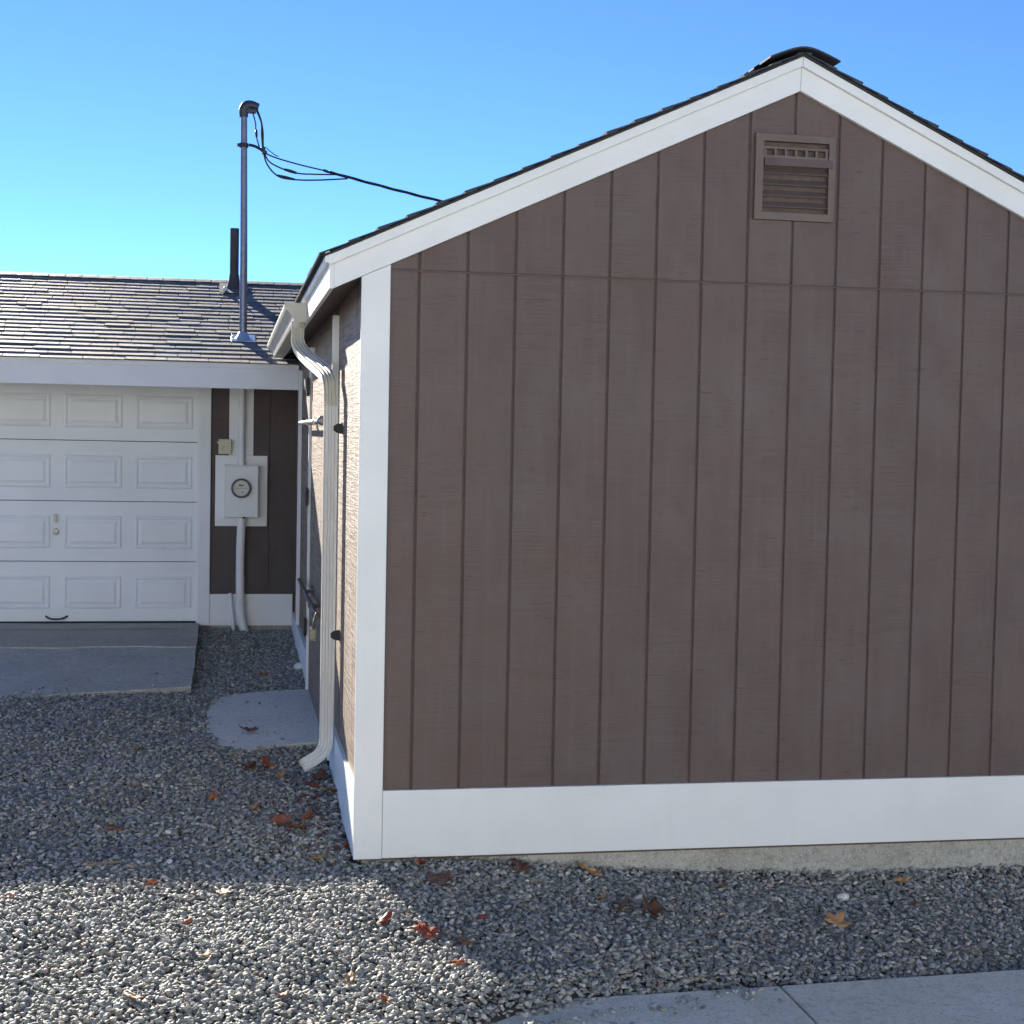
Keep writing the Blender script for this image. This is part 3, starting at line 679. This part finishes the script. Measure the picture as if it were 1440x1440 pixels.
# sectional door
SH = .4895
for k in range(4):
    z0 = -.058 + k * SH
    bm = bmesh.new(); zt = z0 + SH - .005
    box(bm, -3.24, -1.014, GD + .030, GD + .045, z0, zt, bev=.003)
    sec = obj('door_section', bm, M['door_white'], gar)
    for c in range(4):
        xa = -1.507 - .558 * c; xb = xa + .437; za, zb = z0 + .112, z0 + .358
        bm = bmesh.new()
        def ring(d, y): return [bm.verts.new(p) for p in ((xa + d, y, za + d), (xb - d, y, za + d), (xb - d, y, zb - d), (xa + d, y, zb - d))]
        R_ = [ring(-.010, GD + .0302), ring(.0, GD + .0225), ring(.009, GD + .0225), ring(.017, GD + .0290), ring(.028, GD + .0290), ring(.048, GD + .0205)]
        for a, b in zip(R_[:-1], R_[1:]):
            for j in range(4): bm.faces.new((a[j], a[(j + 1) % 4], b[(j + 1) % 4], b[j]))
        bm.faces.new(R_[-1]); bmesh.ops.recalc_face_normals(bm, faces=bm.faces[:])
        obj('raised_panel', bm, M['door_white'], sec)
obj('door_seal', B(-3.24, -1.014, GD + .026, GD + .05, -.083, -.0585), M['rubber'], gar)
bm = bmesh.new(); lathe(bm, [(.012, 0), (.010, -.03)], (-2.135, GD + .03, .800), (0, 1, 0), 12); box(bm, -2.147, -2.123, GD - .012, GD + .004, .742, .808, bev=.005); obj('door_handle', bm, M['ivory'], gar)
bm = bmesh.new(); lathe(bm, [(.026, 0), (.026, -.008), (.020, -.014), (.008, -.015)], (-2.132, GD + .03, .669), (0, 1, 0), 18); lk = obj('door_lock', bm, M['steel'], gar)
obj('keyhole', B(-2.1345, -2.1295, GD + .0135, GD + .0148, .664, .682), M['ink'], lk)
bm = bmesh.new(); tube(bm, smooth_path([(-2.205, GD + .03, -.016), (-2.200, GD + .005, -.018), (-2.17, GD - .010, -.032), (-2.125, GD - .014, -.036), (-2.08, GD - .010, -.032), (-2.046, GD + .005, -.018), (-2.041, GD + .03, -.016)], 5), .008, 8)
obj('lift_handle', bm, M['head'], gar, smooth=True)
bm = bmesh.new(); lathe(bm, [(.008, 0), (.006, -.006)], (-2.451, GD + .022, 1.10), (0, 1, 0), 10); obj('bolt', bm, M['lead'], gar)
# eave
obj('fascia_board', B(X0g - .3, -.2445, EY + .012, EY + .032, 1.832, 2.000, bev=.002), M['white'], gar)
obj('drip_edge', B(X0g - .3, -.2445, EY + .002, EY + .0119, 1.990, 2.026, bev=.001), M['white'], gar)
obj('soffit', B(X0g - .3, -.205, EY + .033, GD + .02, 1.900, 1.915), M['white'], gar)
bm = bmesh.new(); prism(bm, [(EY + .004, EZ - .020), (RY, rof(RY) - .020), (RY, rof(RY) - .003), (EY + .004, EZ - .003)], 0, X0g - .3, -.2445)
prism(bm, [(GD + .2, rof(GD + .2) - .02), (RY, rof(RY) - .020), (RY, rof(RY) - .003), (GD + .2, rof(GD + .2) - .003)], 0, -.2444, 1.5)
prism(bm, [(RY, rof(RY) - .020), (10.6, rof(10.6) - .020), (10.6, rof(10.6) - .003), (RY, rof(RY) - .003)], 0, X0g - .3, 1.5)
obj('roof_deck', bm, M['black_edge'], gar)
# shingles
def garage_shingles():
    ang = math.atan(RS); ca, sa = cos(ang), sin(ang); Ls = (RY - EY) / ca; n = 22; expo = (Ls - .06) / n
    widths = [.17, .20, .235, .27, .31]; meshes = {}
    stuff = bmesh.new(); count = 0
    def mesh_for(w, th):
        if (w, th) in meshes: return meshes[(w, th)]
        bm = bmesh.new(); L_ = expo + .03; x0, x1 = .003, w - .003
        v = []
        for (d, h) in ((0, 0.0005), (0, .0005 + th), (L_, .0012), (L_, .0002)):
            for x in (x0, x1): v.append(bm.verts.new((x, d * ca - h * sa, d * sa + h * ca)))
        for f in ((0, 1, 3, 2), (2, 3, 5, 4), (0, 2, 4, 6), (1, 7, 5, 3), (0, 6, 7, 1), (4, 5, 7, 6)): bm.faces.new([v[i] for i in f])
        bmesh.ops.recalc_face_normals(bm, faces=bm.faces[:])
        me = bpy.data.meshes.new('roof_shingle'); bm.to_mesh(me); bm.free(); me.materials.append(M['shingle']); meshes[(w, th)] = me; return me
    for k in range(n):
        d = k * expo - .012; y = EY + d * ca; z = EZ + d * sa
        xend = -.25 if y < GD + .1 else .5
        x = xend
        while x > X0g - .3:
            w = random.choice(widths); th = random.choice([.0080, .0084, .0088, .0092, .0082, .0108]); me = mesh_for(w, th)
            x -= w
            jit = random.uniform(-.006, .006)
            loc = Vector((x, y - abs(jit) * ca, z - abs(jit) * sa + random.uniform(0, .0015)))
            if -3.12 < x < -.05 and count < 285:
                o = bpy.data.objects.new('roof_shingle', me); COL.objects.link(o); o.parent = gar; o.matrix_parent_inverse = Matrix.Translation(-gar.location); o.location = loc
                o.rotation_euler = (0, random.uniform(-.003, .003), 0); count += 1
            else:
                tmp = bmesh.new(); tmp.from_mesh(me); bmesh.ops.translate(tmp, verts=tmp.verts, vec=loc)
                mm = bpy.data.meshes.new('t'); tmp.to_mesh(mm); tmp.free(); stuff.from_mesh(mm); bpy.data.meshes.remove(mm)
    obj('shingle_field', stuff, M['shingle'], gar, kind='stuff')
    x = .5
    while x > X0g - .3:
        bm = bmesh.new(); pf = []
        up_, lo_ = [], []
        for i in range(9):
            t = -1 + i / 4; yy = t * .14; h = rof(RY) - .333 * (math.sqrt(yy * yy + .001) - .03)
            up_.append((RY + yy, h + .010)); lo_.append((RY + yy, h + .001))
        prism(bm, up_ + lo_[::-1], 0, x - .22, x); bmesh.ops.rotate(bm, verts=bm.verts, cent=(x, RY, rof(RY)), matrix=Matrix.Rotation(-.015, 3, 'Y'))
        obj('ridge_cap', bm, M['shingle'], gar); x -= .145
garage_shingles()
# plumbing vent
vp = thing('vent_pipe', 'short dark brown pipe standing near the ridge of the garage roof', 'vent pipe', (-.735, 7.9, 2.8))
bm = bmesh.new(); lathe(bm, [(.041, 0), (.041, .54), (.034, .54), (.034, .40)], (-.738, 7.86, 2.82), (0, 0, 1), 20, cap=False); obj('pipe', bm, M['vent_pipe'], vp, smooth=35)
bm = bmesh.new(); lathe(bm, [(.085, -.06), (.050, .06), (.045, .11), (.0415, .11)], (-.738, 7.86, 2.83), (0, 0, 1), 20); obj('boot', bm, M['vent_pipe'], vp, smooth=35)
bm = bmesh.new(); prism(bm, [(7.66, rof(7.66) + .016), (8.02, rof(8.02) + .016), (8.02, rof(8.02) + .020), (7.66, rof(7.66) + .020)], 0, -.87, -.62); obj('flashing', bm, M['shingle'], vp)
bm = bmesh.new(); lathe(bm, [(.022, 0), (.02, .03), (.008, .045)], (-.815, 7.72, rof(7.72) + .018), (0, 0, 1), 10); obj('sealant', bm, M['conduit'], vp, smooth=True)

# ================================================================ ELECTRIC SERVICE
mx, my = -.668, 6.205
mast = thing('service_mast', 'tall grey metal electric mast with a curved weatherhead rising through the garage roof', 'mast', (mx, my, 2.2))
bm = bmesh.new(); tube(bm, [(mx + .004, my, 1.95), (mx, my, 3.0), (mx - .010, my, 4.06)], .031, 20, scale=[1.05, .95, .84]); obj('pole', bm, M['mast'], mast, smooth=40)
bm = bmesh.new(); lathe(bm, [(.098, -.04), (.088, .0), (.066, .030), (.050, .050), (.040, .075), (.033, .082)], (mx + .003, my, 2.228), (0, 0, 1), 24); obj('flashing_cone', bm, M['lead'], mast, smooth=40)
bm = bmesh.new(); prism(bm, [(my - .10, rof(my - .10) + .008), (my + .10, rof(my + .10) + .008), (my + .10, rof(my + .10) + .011), (my - .10, rof(my - .10) + .011)], 0, mx - .09, mx + .10, .0008); obj('flashing_plate', bm, M['lead'], mast)
bm = bmesh.new(); path = smooth_path([(mx - .012, my, 4.035), (mx - .012, my, 4.09), (mx + .012, my, 4.125), (mx + .055, my, 4.132), (mx + .105, my, 4.117)], 5)
nP = len(path); sweep(bm, [(a * 1.1, b) for a, b in circ(.034, 16)], path, up=Vector((0, 1, 0)), scale=[.88 + .25 * sin(pi * min(1, i / nP * 1.1)) - .12 * (i / nP) for i in range(nP)])
lathe(bm, [(.036, -.01), (.036, .012)], (mx - .012, my, 4.045), (0, 0, 1), 20); lathe(bm, [(.032, 0), (.034, .012)], (mx + .094, my, 4.119), (.9, 0, -.2), 14)
box(bm, mx + .010, mx + .085, my - .032, my + .032, 4.068, 4.10, bev=.006)
wh = obj('weatherhead', bm, M['head'], mast, smooth=40)
bm = bmesh.new(); lathe(bm, [(.037, -.016), (.037, .016)], (mx - .008, my, 3.808), (0, 0, 1), 20); box(bm, mx - .062, mx - .03, my - .012, my + .012, 3.797, 3.822, bev=.003)
tube(bm, smooth_path([(mx + .03, my, 3.815), (mx + .08, my, 3.805), (mx + .135, my, 3.780)], 4), .012, 8)
clev = obj('clamp', bm, M['black'], mast, smooth=40)
bm = bmesh.new(); lathe(bm, [(.012, -.03), (.026, -.02), (.016, -.006), (.016, .006), (.026, .02), (.012, .03)], (mx + .150, my, 3.775), (.5, 0, -1), 16); obj('insulator', bm, M['head'], mast, smooth=True)
cab = thing('overhead_cable', 'black twisted service cable looping from the mast and running right over the gable roof', 'cable', (mx + .15, my, 3.8))
def wire(pts, r, name='wire', k=6, **kw):
    bm = bmesh.new(); tube(bm, smooth_path(pts, k), r, 8); return obj(name, bm, M['black'], cab, smooth=True, **kw)
jx, jz = .06, 3.622     # where the three wires meet
a0 = (mx + .075, my, 4.085); b0 = (mx + .095, my - .008, 4.095)
wire([b0, (mx + .125, my, 4.02), (mx + .143, my, 3.92), (mx + .148, my, 3.80), (mx + .185, my, 3.70), (mx + .28, my, 3.645), (mx + .42, my, 3.608), (mx + .55, my, 3.606), (jx, my, 3.612)], .0065)
wire([(mx + .09, my + .01, 4.09), (mx + .128, my + .01, 4.0), (mx + .132, my, 3.90), (mx + .145, my, 3.78), (mx + .18, my, 3.665), (mx + .27, my, 3.575), (mx + .41, my, 3.555), (mx + .6, my, 3.562), (jx + .1, my, 3.585)], .0065)
wire([(mx + .06, my, 4.07), (mx + .082, my, 3.99), (mx + .088, my, 3.90), (mx + .115, my, 3.80), (mx + .135, my, 3.765)], .0055)
wire([(mx + .150, my, 3.760), (mx + .25, my, 3.722), (mx + .45, my, 3.675), (jx - .02, my, 3.628)], .006)
wire([(mx + .165, my, 3.800), (mx + .24, my, 3.745), (mx + .27, my, 3.735)], .004)
for p, q, r in (((mx + .315, my, 3.634), (mx + .415, my, 3.609), .0135), ((mx + .26, my, 3.583), (mx + .40, my, 3.556), .012), ((mx + .088, my, 3.94), (mx + .092, my, 3.88), .011), ((jx - .10, my, 3.645), (jx - .05, my, 3.628), .012)):
    bm = bmesh.new(); tube(bm, [p, tuple((a + b) / 2 for a, b in zip(p, q)), q], r, 10, scale=[.75, 1, .75]); obj('splice', bm, M['black'], cab, smooth=True)
for ph in range(3):
    pts = []
    for i in range(260):
        t = i / 259; x = jx - .05 + t * 12; y = my + t * 2.0; z = 3.622 - .193 * (x - jx) + .018 * (x - jx) ** 2 * (1 if x < 5 else 1)
        a = (x * 9 + ph * 2.094); pts.append((x, y + .0075 * cos(a), z + .0075 * sin(a)))
    wire(pts, .0058, k=1)

meter = thing('electric_meter', 'round glass electric meter on a pale grey box fixed to the brown wall', 'electric meter', (-.665, GD, .8))
obj('backing_board', B(-.876, -.456, GD - .020, GD - .0005, .729, 1.308, bev=.002), M['conduit'], meter)
obj('backing_board', B(-.768, -.572, GD - .018, GD - .0005, 1.3085, 1.898, bev=.002), M['conduit'], meter)
bm = bmesh.new(); box(bm, -.800, -.530, GD - .118, GD - .0205, .806, 1.222, bev=.006); box(bm, -.806, -.524, GD - .122, GD - .020, 1.2225, 1.232, bev=.002); mb = obj('meter_box', bm, M['conduit'], meter)
obj('latch', B(-.652, -.634, GD - .126, GD - .116, .796, .812), M['head'], mb)
mcx, mcz = -.668, 1.045
bm = bmesh.new(); lathe(bm, [(.078, 0), (.080, -.03), (.074, -.036), (.064, -.036), (.064, -.004)], (mcx, GD - .118, mcz), (0, 1, 0), 40, cap=False); obj('meter_ring', bm, M['meter_ring'], meter, smooth=35)
bm = bmesh.new(); lathe(bm, [(.0635, -.004), (.0635, -.018)], (mcx, GD - .118, mcz), (0, 1, 0), 40); mf = obj('meter_dial', bm, M['meter_face'], meter, smooth=35)
fy = GD - .1365
bm = bmesh.new()
for i in range(4): box(bm, mcx - .018 + i * .0095, mcx - .0105 + i * .0095, fy - .0006, fy, mcz + .014, mcz + .028)
box(bm, mcx - .034, mcx + .012, fy - .0006, fy, mcz - .003, mcz - .0005); box(bm, mcx + .026, mcx + .040, fy - .0006, fy, mcz - .002, mcz + .002)
box(bm, mcx + .006, mcx + .018, fy - .0006, fy, mcz - .036, mcz - .030)
obj('printing', bm, M['ink'], mf)
bm = bmesh.new(); lathe(bm, [(.0625, -.0365), (.061, -.055), (.052, -.066), (.03, -.070), (.0002, -.071)], (mcx, GD - .118, mcz), (0, 1, 0), 40, cap=False); obj('glass_dome', bm, M['glass'], meter, smooth=True)
bm = bmesh.new(); tube(bm, [(-.668, GD - .055, 1.23), (-.668, GD - .055, 1.9)], .027, 20); lathe(bm, [(.034, 0), (.034, .03)], (-.668, GD - .055, 1.228), (0, 0, 1), 20); obj('upper_conduit', bm, M['conduit'], meter, smooth=40)
bm = bmesh.new(); tube(bm, smooth_path([(-.662, GD - .06, .80), (-.663, GD - .06, .72), (-.668, GD - .06, .55), (-.668, GD - .06, .30), (-.664, GD - .065, .10), (-.655, GD - .07, -.02), (-.625, GD - .09, -.14), (-.60, GD - .10, -.20)], 6), .035, 20); obj('lower_conduit', bm, M['conduit'], meter, smooth=40)
sp_ = thing('stub_pipe', 'thin white pipe leaning beside the lower meter conduit at the wall foot', 'pipe', (-.72, GD - .05, -.15))
bm = bmesh.new(); tube(bm, [(-.748, GD - .035, .178), (-.728, GD - .045, .0), (-.712, GD - .05, -.17)], .0145, 14); obj('pipe', bm, M['conduit'], sp_, smooth=40)
bm = bmesh.new(); lathe(bm, [(.0175, 0), (.0175, .02)], (-.714, GD - .05, -.15), (-.06, 0, 1), 14); obj('collar', bm, M['conduit'], sp_, smooth=40)
jb = thing('junction_box', 'small ivory telephone box on the wall above the meter board', 'junction box', (-.80, GD, 1.32))
bm = bmesh.new(); box(bm, -.852, -.748, GD - .062, GD - .019, 1.318, 1.440, bev=.006); obj('box_body', bm, M['ivory'], jb)
bm = bmesh.new(); box(bm, -.848, -.752, GD - .0655, GD - .0625, 1.342, 1.436, bev=.001); box(bm, -.848, -.752, GD - .0655, GD - .0625, 1.321, 1.339, bev=.001); obj('cover', bm, M['ivory'], jb)
bm = bmesh.new(); box(bm, -.864, -.8525, GD - .05, GD - .03, 1.405, 1.42); box(bm, -.7475, -.738, GD - .05, GD - .03, 1.40, 1.418); obj('lug', bm, M['ivory'], jb)
bm = bmesh.new(); box(bm, -.820, -.785, GD - .067, GD - .066, 1.378, 1.3805); box(bm, -.820, -.8175, GD - .067, GD - .066, 1.352, 1.3780); obj('latch_mark', bm, M['ink'], jb)

# ================================================================ LEAVES, TWIG, STONES
def cast(px, py, lift=.018):
    d = RC @ Vector(((px - 720) / F_PX, 1, -(py - 720) / F_PX)); t = 5.5
    for _ in range(40):
        p = CAM + d * t; g = float(gz(p.x, p.y)) + lift; t += (g - p.z) / d.z * .8
    p = CAM + d * t; return Vector((p.x, p.y, float(gz(p.x, p.y)) + lift))
def leaf(px, py, size, mat, label, oak=True, z=None):
    p = cast(px, py)
    if z is not None:
        d = RC @ Vector(((px - 720) / F_PX, 1, -(py - 720) / F_PX)); t = (z - CAM.z) / d.z; p = CAM + d * t
    bm = bmesh.new(); n = 30; pts = []; size *= 1.45
    r0 = random.random() * 6
    for i in range(n):
        a = 2 * pi * i / n
        rr = (.52 + .34 * abs(sin(2.5 * a + .3)) ** .8 + .12 * sin(7 * a + r0)) if oak else (.62 + .1 * sin(5 * a + r0))
        pts.append((rr * cos(a) * .62, rr * sin(a)))
    curl = random.uniform(.35, .9); tw = random.uniform(-.4, .4)
    def P(x, y): return (x * size, y * size, (curl * (x * x * 1.3 + .5 * y * y) + tw * x * y + .10 * sin(x * 9 + r0)) * size)
    c = bm.verts.new(P(0, 0)); mid_ = [bm.verts.new(P(x * .55, y * .55)) for x, y in pts]; out_ = [bm.verts.new(P(x, y)) for x, y in pts]
    for i in range(n):
        j = (i + 1) % n; bm.faces.new((c, mid_[i], mid_[j])); bm.faces.new((mid_[i], out_[i], out_[j], mid_[j]))
    tube(bm, [P(0, 0), P(0, -.55), P(.03, -.95)], .0012, 5)
    bmesh.ops.solidify(bm, geom=bm.faces[:], thickness=.0006)
    o = obj('fallen_leaf', bm, M[mat], None, smooth=True)
    o.location = p; o.rotation_euler = (random.uniform(-.45, .45), random.uniform(-.45, .45), random.uniform(0, 6.28))
    tag(o, label, 'leaf', 'fallen leaves'); return o
LV = [
 (543,1294,.035,'leaf_red','small red leaf in the sunlit gravel, left of the larger bright red leaf',1),
 (600,1311,.050,'leaf_red','bright red curled leaf on the sunlit gravel at the shadow edge',1),
 (654,1325,.048,'leaf_orange','flat orange brown leaf in the shade, just right of the bright red leaf',0),
 (645,1355,.032,'leaf_orange','small orange leaf on the shadow edge below the flat orange brown leaf',0),
 (620,1240,.060,'leaf_brown','brown lobed leaf on shaded gravel near the white corner board',1),
 (594,1213,.040,'leaf_red','dark red leaf leaning on the foundation near the corner board',0),
 (733,1221,.055,'leaf_brown','dark curled leaf against the foundation below the base trim',1),
 (826,1224,.050,'leaf_tan','tan leaf leaning on the foundation, right of the dark curled leaf',1),
 (846,1262,.034,'leaf_tan','narrow tan leaf half sunk in shaded gravel below the tan leaning leaf',0),
 (878,1274,.052,'leaf_brown','dull brown leaf left of the pinkish lobed leaf',1),
 (914,1279,.062,'leaf_brown','pinkish brown lobed leaf in the middle of the shaded gravel strip',1),
 (678,1290,.028,'leaf_red','little dark red leaf amid shaded gravel below the foundation',0),
 (1176,1296,.050,'leaf_tan','pale tan leaf below the big white stone',1),
 (1014,1247,.035,'leaf_brown','brown leaf at the gravel edge under the middle of the base trim',0),
 (1289,1271,.035,'leaf_brown','rusty leaf on the far right gravel near the foundation',0),
 (1268,1238,.034,'leaf_tan','cream leaf beside the foundation at the far right',0),
 (398,1155,.055,'leaf_orange','bright orange leaf, biggest of the cluster left of the corner board',1),
 (431,1149,.050,'leaf_orange','orange leaf at the right end of the cluster left of the corner board',1),
 (415,1163,.045,'leaf_brown','brown leaf under the two orange leaves of the cluster',1),
 (359,1136,.045,'leaf_tan','tan orange leaf upper left of the orange leaf cluster',1),
 (487,1190,.034,'leaf_red','red leaf standing against the foot of the corner board',0),
 (449,1207,.045,'leaf_tan','yellow tan leaf on sunlit gravel left of the corner board foot',1),
 (300,1121,.030,'leaf_orange','small orange leaf alone in the shaded gravel',0),
 (374,1075,.050,'leaf_orange','orange leaf below the door pad, left of the downspout foot',1),
 (352,1079,.045,'leaf_brown','rust brown leaf touching the orange leaf below the door pad',1),
 (396,1090,.045,'leaf_tan','tan lobed leaf between the door pad leaves and the downspout mouth',1),
 (450,1094,.050,'leaf_brown','dark leaf under the mouth of the downspout',1),
 (436,1104,.040,'leaf_red','reddish leaf just below the downspout mouth',1),
 (470,1112,.040,'leaf_brown','brown leaf between downspout mouth and white base trim',1),
 (160,1165,.036,'leaf_brown','brown leaf alone in the left part of the shaded gravel',1),
 (191,1054,.030,'leaf_tan','pale leaf in shaded gravel left of the door pad',0),
 (370,950,.050,'leaf_tan','tan leaf in the shaded corner between door pad and garage wall',1),
 (325,973,.035,'leaf_tan','pale leaf at the far edge of the door pad',1),
 (212,1243,.026,'leaf_orange','small orange leaf on the sunlit gravel near the garage shadow edge',0),
 (15,1260,.026,'leaf_orange','small orange leaf by the left edge of the sunlit gravel',0),
 (314,1255,.034,'leaf_tan','straw coloured leaf in the sunlit gravel, left of centre',1),
 (265,1297,.026,'leaf_orange','orange leaf in the middle of the sunlit gravel',0),
 (290,1342,.030,'leaf_tan','yellowish blade shaped leaf in the sunlit gravel',0),
 (190,1402,.034,'leaf_tan','golden leaf near the bottom left of the sunlit gravel',1),
 (400,1400,.030,'leaf_orange','orange leaf near the bottom of the sunlit gravel',0),
 (493,1375,.030,'leaf_tan','tan leaf on bright gravel above the bottom edge',0),
 (541,1406,.026,'leaf_orange','rust orange leaf at the bottom of the bright gravel near the walkway',0),
]
for px, py, s, mt, lab, oak in LV: leaf(px, py, s, mt, lab, bool(oak))
leaf(348, 1027, .045, 'leaf_brown', 'dark red brown leaf lying on the concrete door pad', True, z=-.19)
def stone(px, py, r, label, mat='white_stone'):
    p = cast(px, py, .012); bm = bmesh.new(); bmesh.ops.create_icosphere(bm, subdivisions=3, radius=r)
    s = random.random() * 50
    for v in bm.verts: v.co *= 1 + .22 * mnoise.noise(v.co / r * .9 + Vector((s, 0, 0))); v.co.z *= .6; v.co.y *= .8
    o = obj('stone', bm, M[mat], None, smooth=True); o.location = p; o.rotation_euler = (0, 0, random.random() * 6); tag(o, label, 'stone', 'pale stones in the gravel')
stone(1186, 1262, .030, 'big whitish stone in the shaded gravel at the right')
stone(236, 1170, .018, 'round white stone in the shaded gravel above the shadow edge')
stone(238, 1212, .017, 'white stone beside the garage shadow edge')
stone(46, 1172, .016, 'white stone near the left edge of the shaded gravel')
stone(222, 1091, .016, 'flat white stone in the middle of the shaded gravel')
stone(248, 1108, .012, 'small pale stone right of the flat white stone')
stone(553, 1222, .014, 'little white stone under the corner of the base trim')
stone(422, 938, .05, 'tan rock at the foot of the side wall beyond the door pad', 'pad')
tw = thing('twig', 'dry forked twig lying in the shaded gravel near the shadow edge', 'twig', cast(145, 1215))
for (a, b) in (((120, 1217), (170, 1212)), ((120, 1212), (142, 1216))):
    bm = bmesh.new(); pa, pb = cast(*a, .022), cast(*b, .024); tube(bm, [pa, (pa + pb) / 2 + Vector((0, .004, .003)), pb], .004, 6); obj('stick', bm, M['twig'], tw)

# ================================================================ BEHIND THE CAMERA: street and house added, unseen, to bounce sun into the shade
bm = bmesh.new(); box(bm, -40, 40, -60, -6.02, -.66, -.462); obj('bounce_street', bm, M['walk'], kind='structure')
bm = bmesh.new(); box(bm, -.30, 4.2, -6.02, -5.98, -.6, -.47); bm.free()
opp = thing('bounce_house', 'unseen pale two storey house added to bounce sunlight, across the street behind the viewer', 'house', (0, -12, -.46))
bm = bmesh.new(); box(bm, -15, 15, -21, -12.2, -.46, 5.4)
prism(bm, [(-12.2, 5.4), (-16.6, 7.4), (-21, 5.4)], 0, -15, 15)
obj('wall', bm, M['door_white'], opp)
for k in range(36): obj('clapboard', B(-15.02, 15.02, -12.19, -12.165, -.40 + k * .163, -.40 + k * .163 + .155), M['door_white'], opp)
bm = bmesh.new()
prism(bm, [(-11.7, 5.2), (-16.6, 7.55), (-16.6, 7.46), (-11.7, 5.1)], 0, -15.6, 15.6); prism(bm, [(-21.5, 5.2), (-16.6, 7.55), (-16.6, 7.46), (-21.5, 5.1)], 0, -15.6, 15.6)
obj('roof', bm, M['shingle'], opp)
for zz in (.6, 3.4):
    for x in (-11, -6.5, 2.2, 7.4, 11.5):
        bm = bmesh.new()
        for a in ((x, x + .08, zz, zz + 1.3), (x + .92, x + 1.0, zz, zz + 1.3), (x + .08, x + .92, zz, zz + .08), (x + .08, x + .92, zz + 1.22, zz + 1.3)): box(bm, a[0], a[1], -12.16, -12.10, a[2], a[3])
        w = obj('window', bm, M['white'], opp); obj('pane', B(x + .08, x + .92, -12.15, -12.14, zz + .08, zz + 1.22), M['rubber'], w)
dr = obj('door', B(-1.6, -.65, -12.16, -12.10, -.40, 1.65, bev=.01), M['brown_paint'], opp)
bm = bmesh.new(); lathe(bm, [(.03, 0), (.035, .03), (.02, .05)], (-.75, -12.10, .6), (0, 1, 0), 12); obj('knob', bm, M['brass'], dr)

# drift of leaf scraps against the side wall
bm = bmesh.new()
for k in range(150):
    u = random.random()
    px_ = random.gauss(425, 30) if u < .7 else random.gauss(455, 16); py_ = random.gauss(1125, 38)
    p = cast(px_, py_, .012)
    if p.x > -.25: continue
    a = random.random() * 6.28; L_ = random.uniform(.006, .020); w = L_ * random.uniform(.35, .8); tz = random.uniform(-.5, .5)
    d = Vector((cos(a), sin(a), tz * .5)); e = Vector((-sin(a), cos(a), random.uniform(-.4, .4)))
    v = [bm.verts.new(p + d * x * L_ + e * y * w + Vector((0, 0, .3 * abs(x) * L_))) for x, y in ((-1, -.2), (-.3, -.9), (.5, -.6), (1, .1), (.3, .8), (-.5, .6))]
    bm.faces.new(v)
bmesh.ops.solidify(bm, geom=bm.faces[:], thickness=.0005)
o = obj('leaf_litter', bm, M['leaf_litter'], kind='stuff'); tag(o, 'drift of small rusty leaf scraps on the gravel beside the white base trim', 'leaf litter')
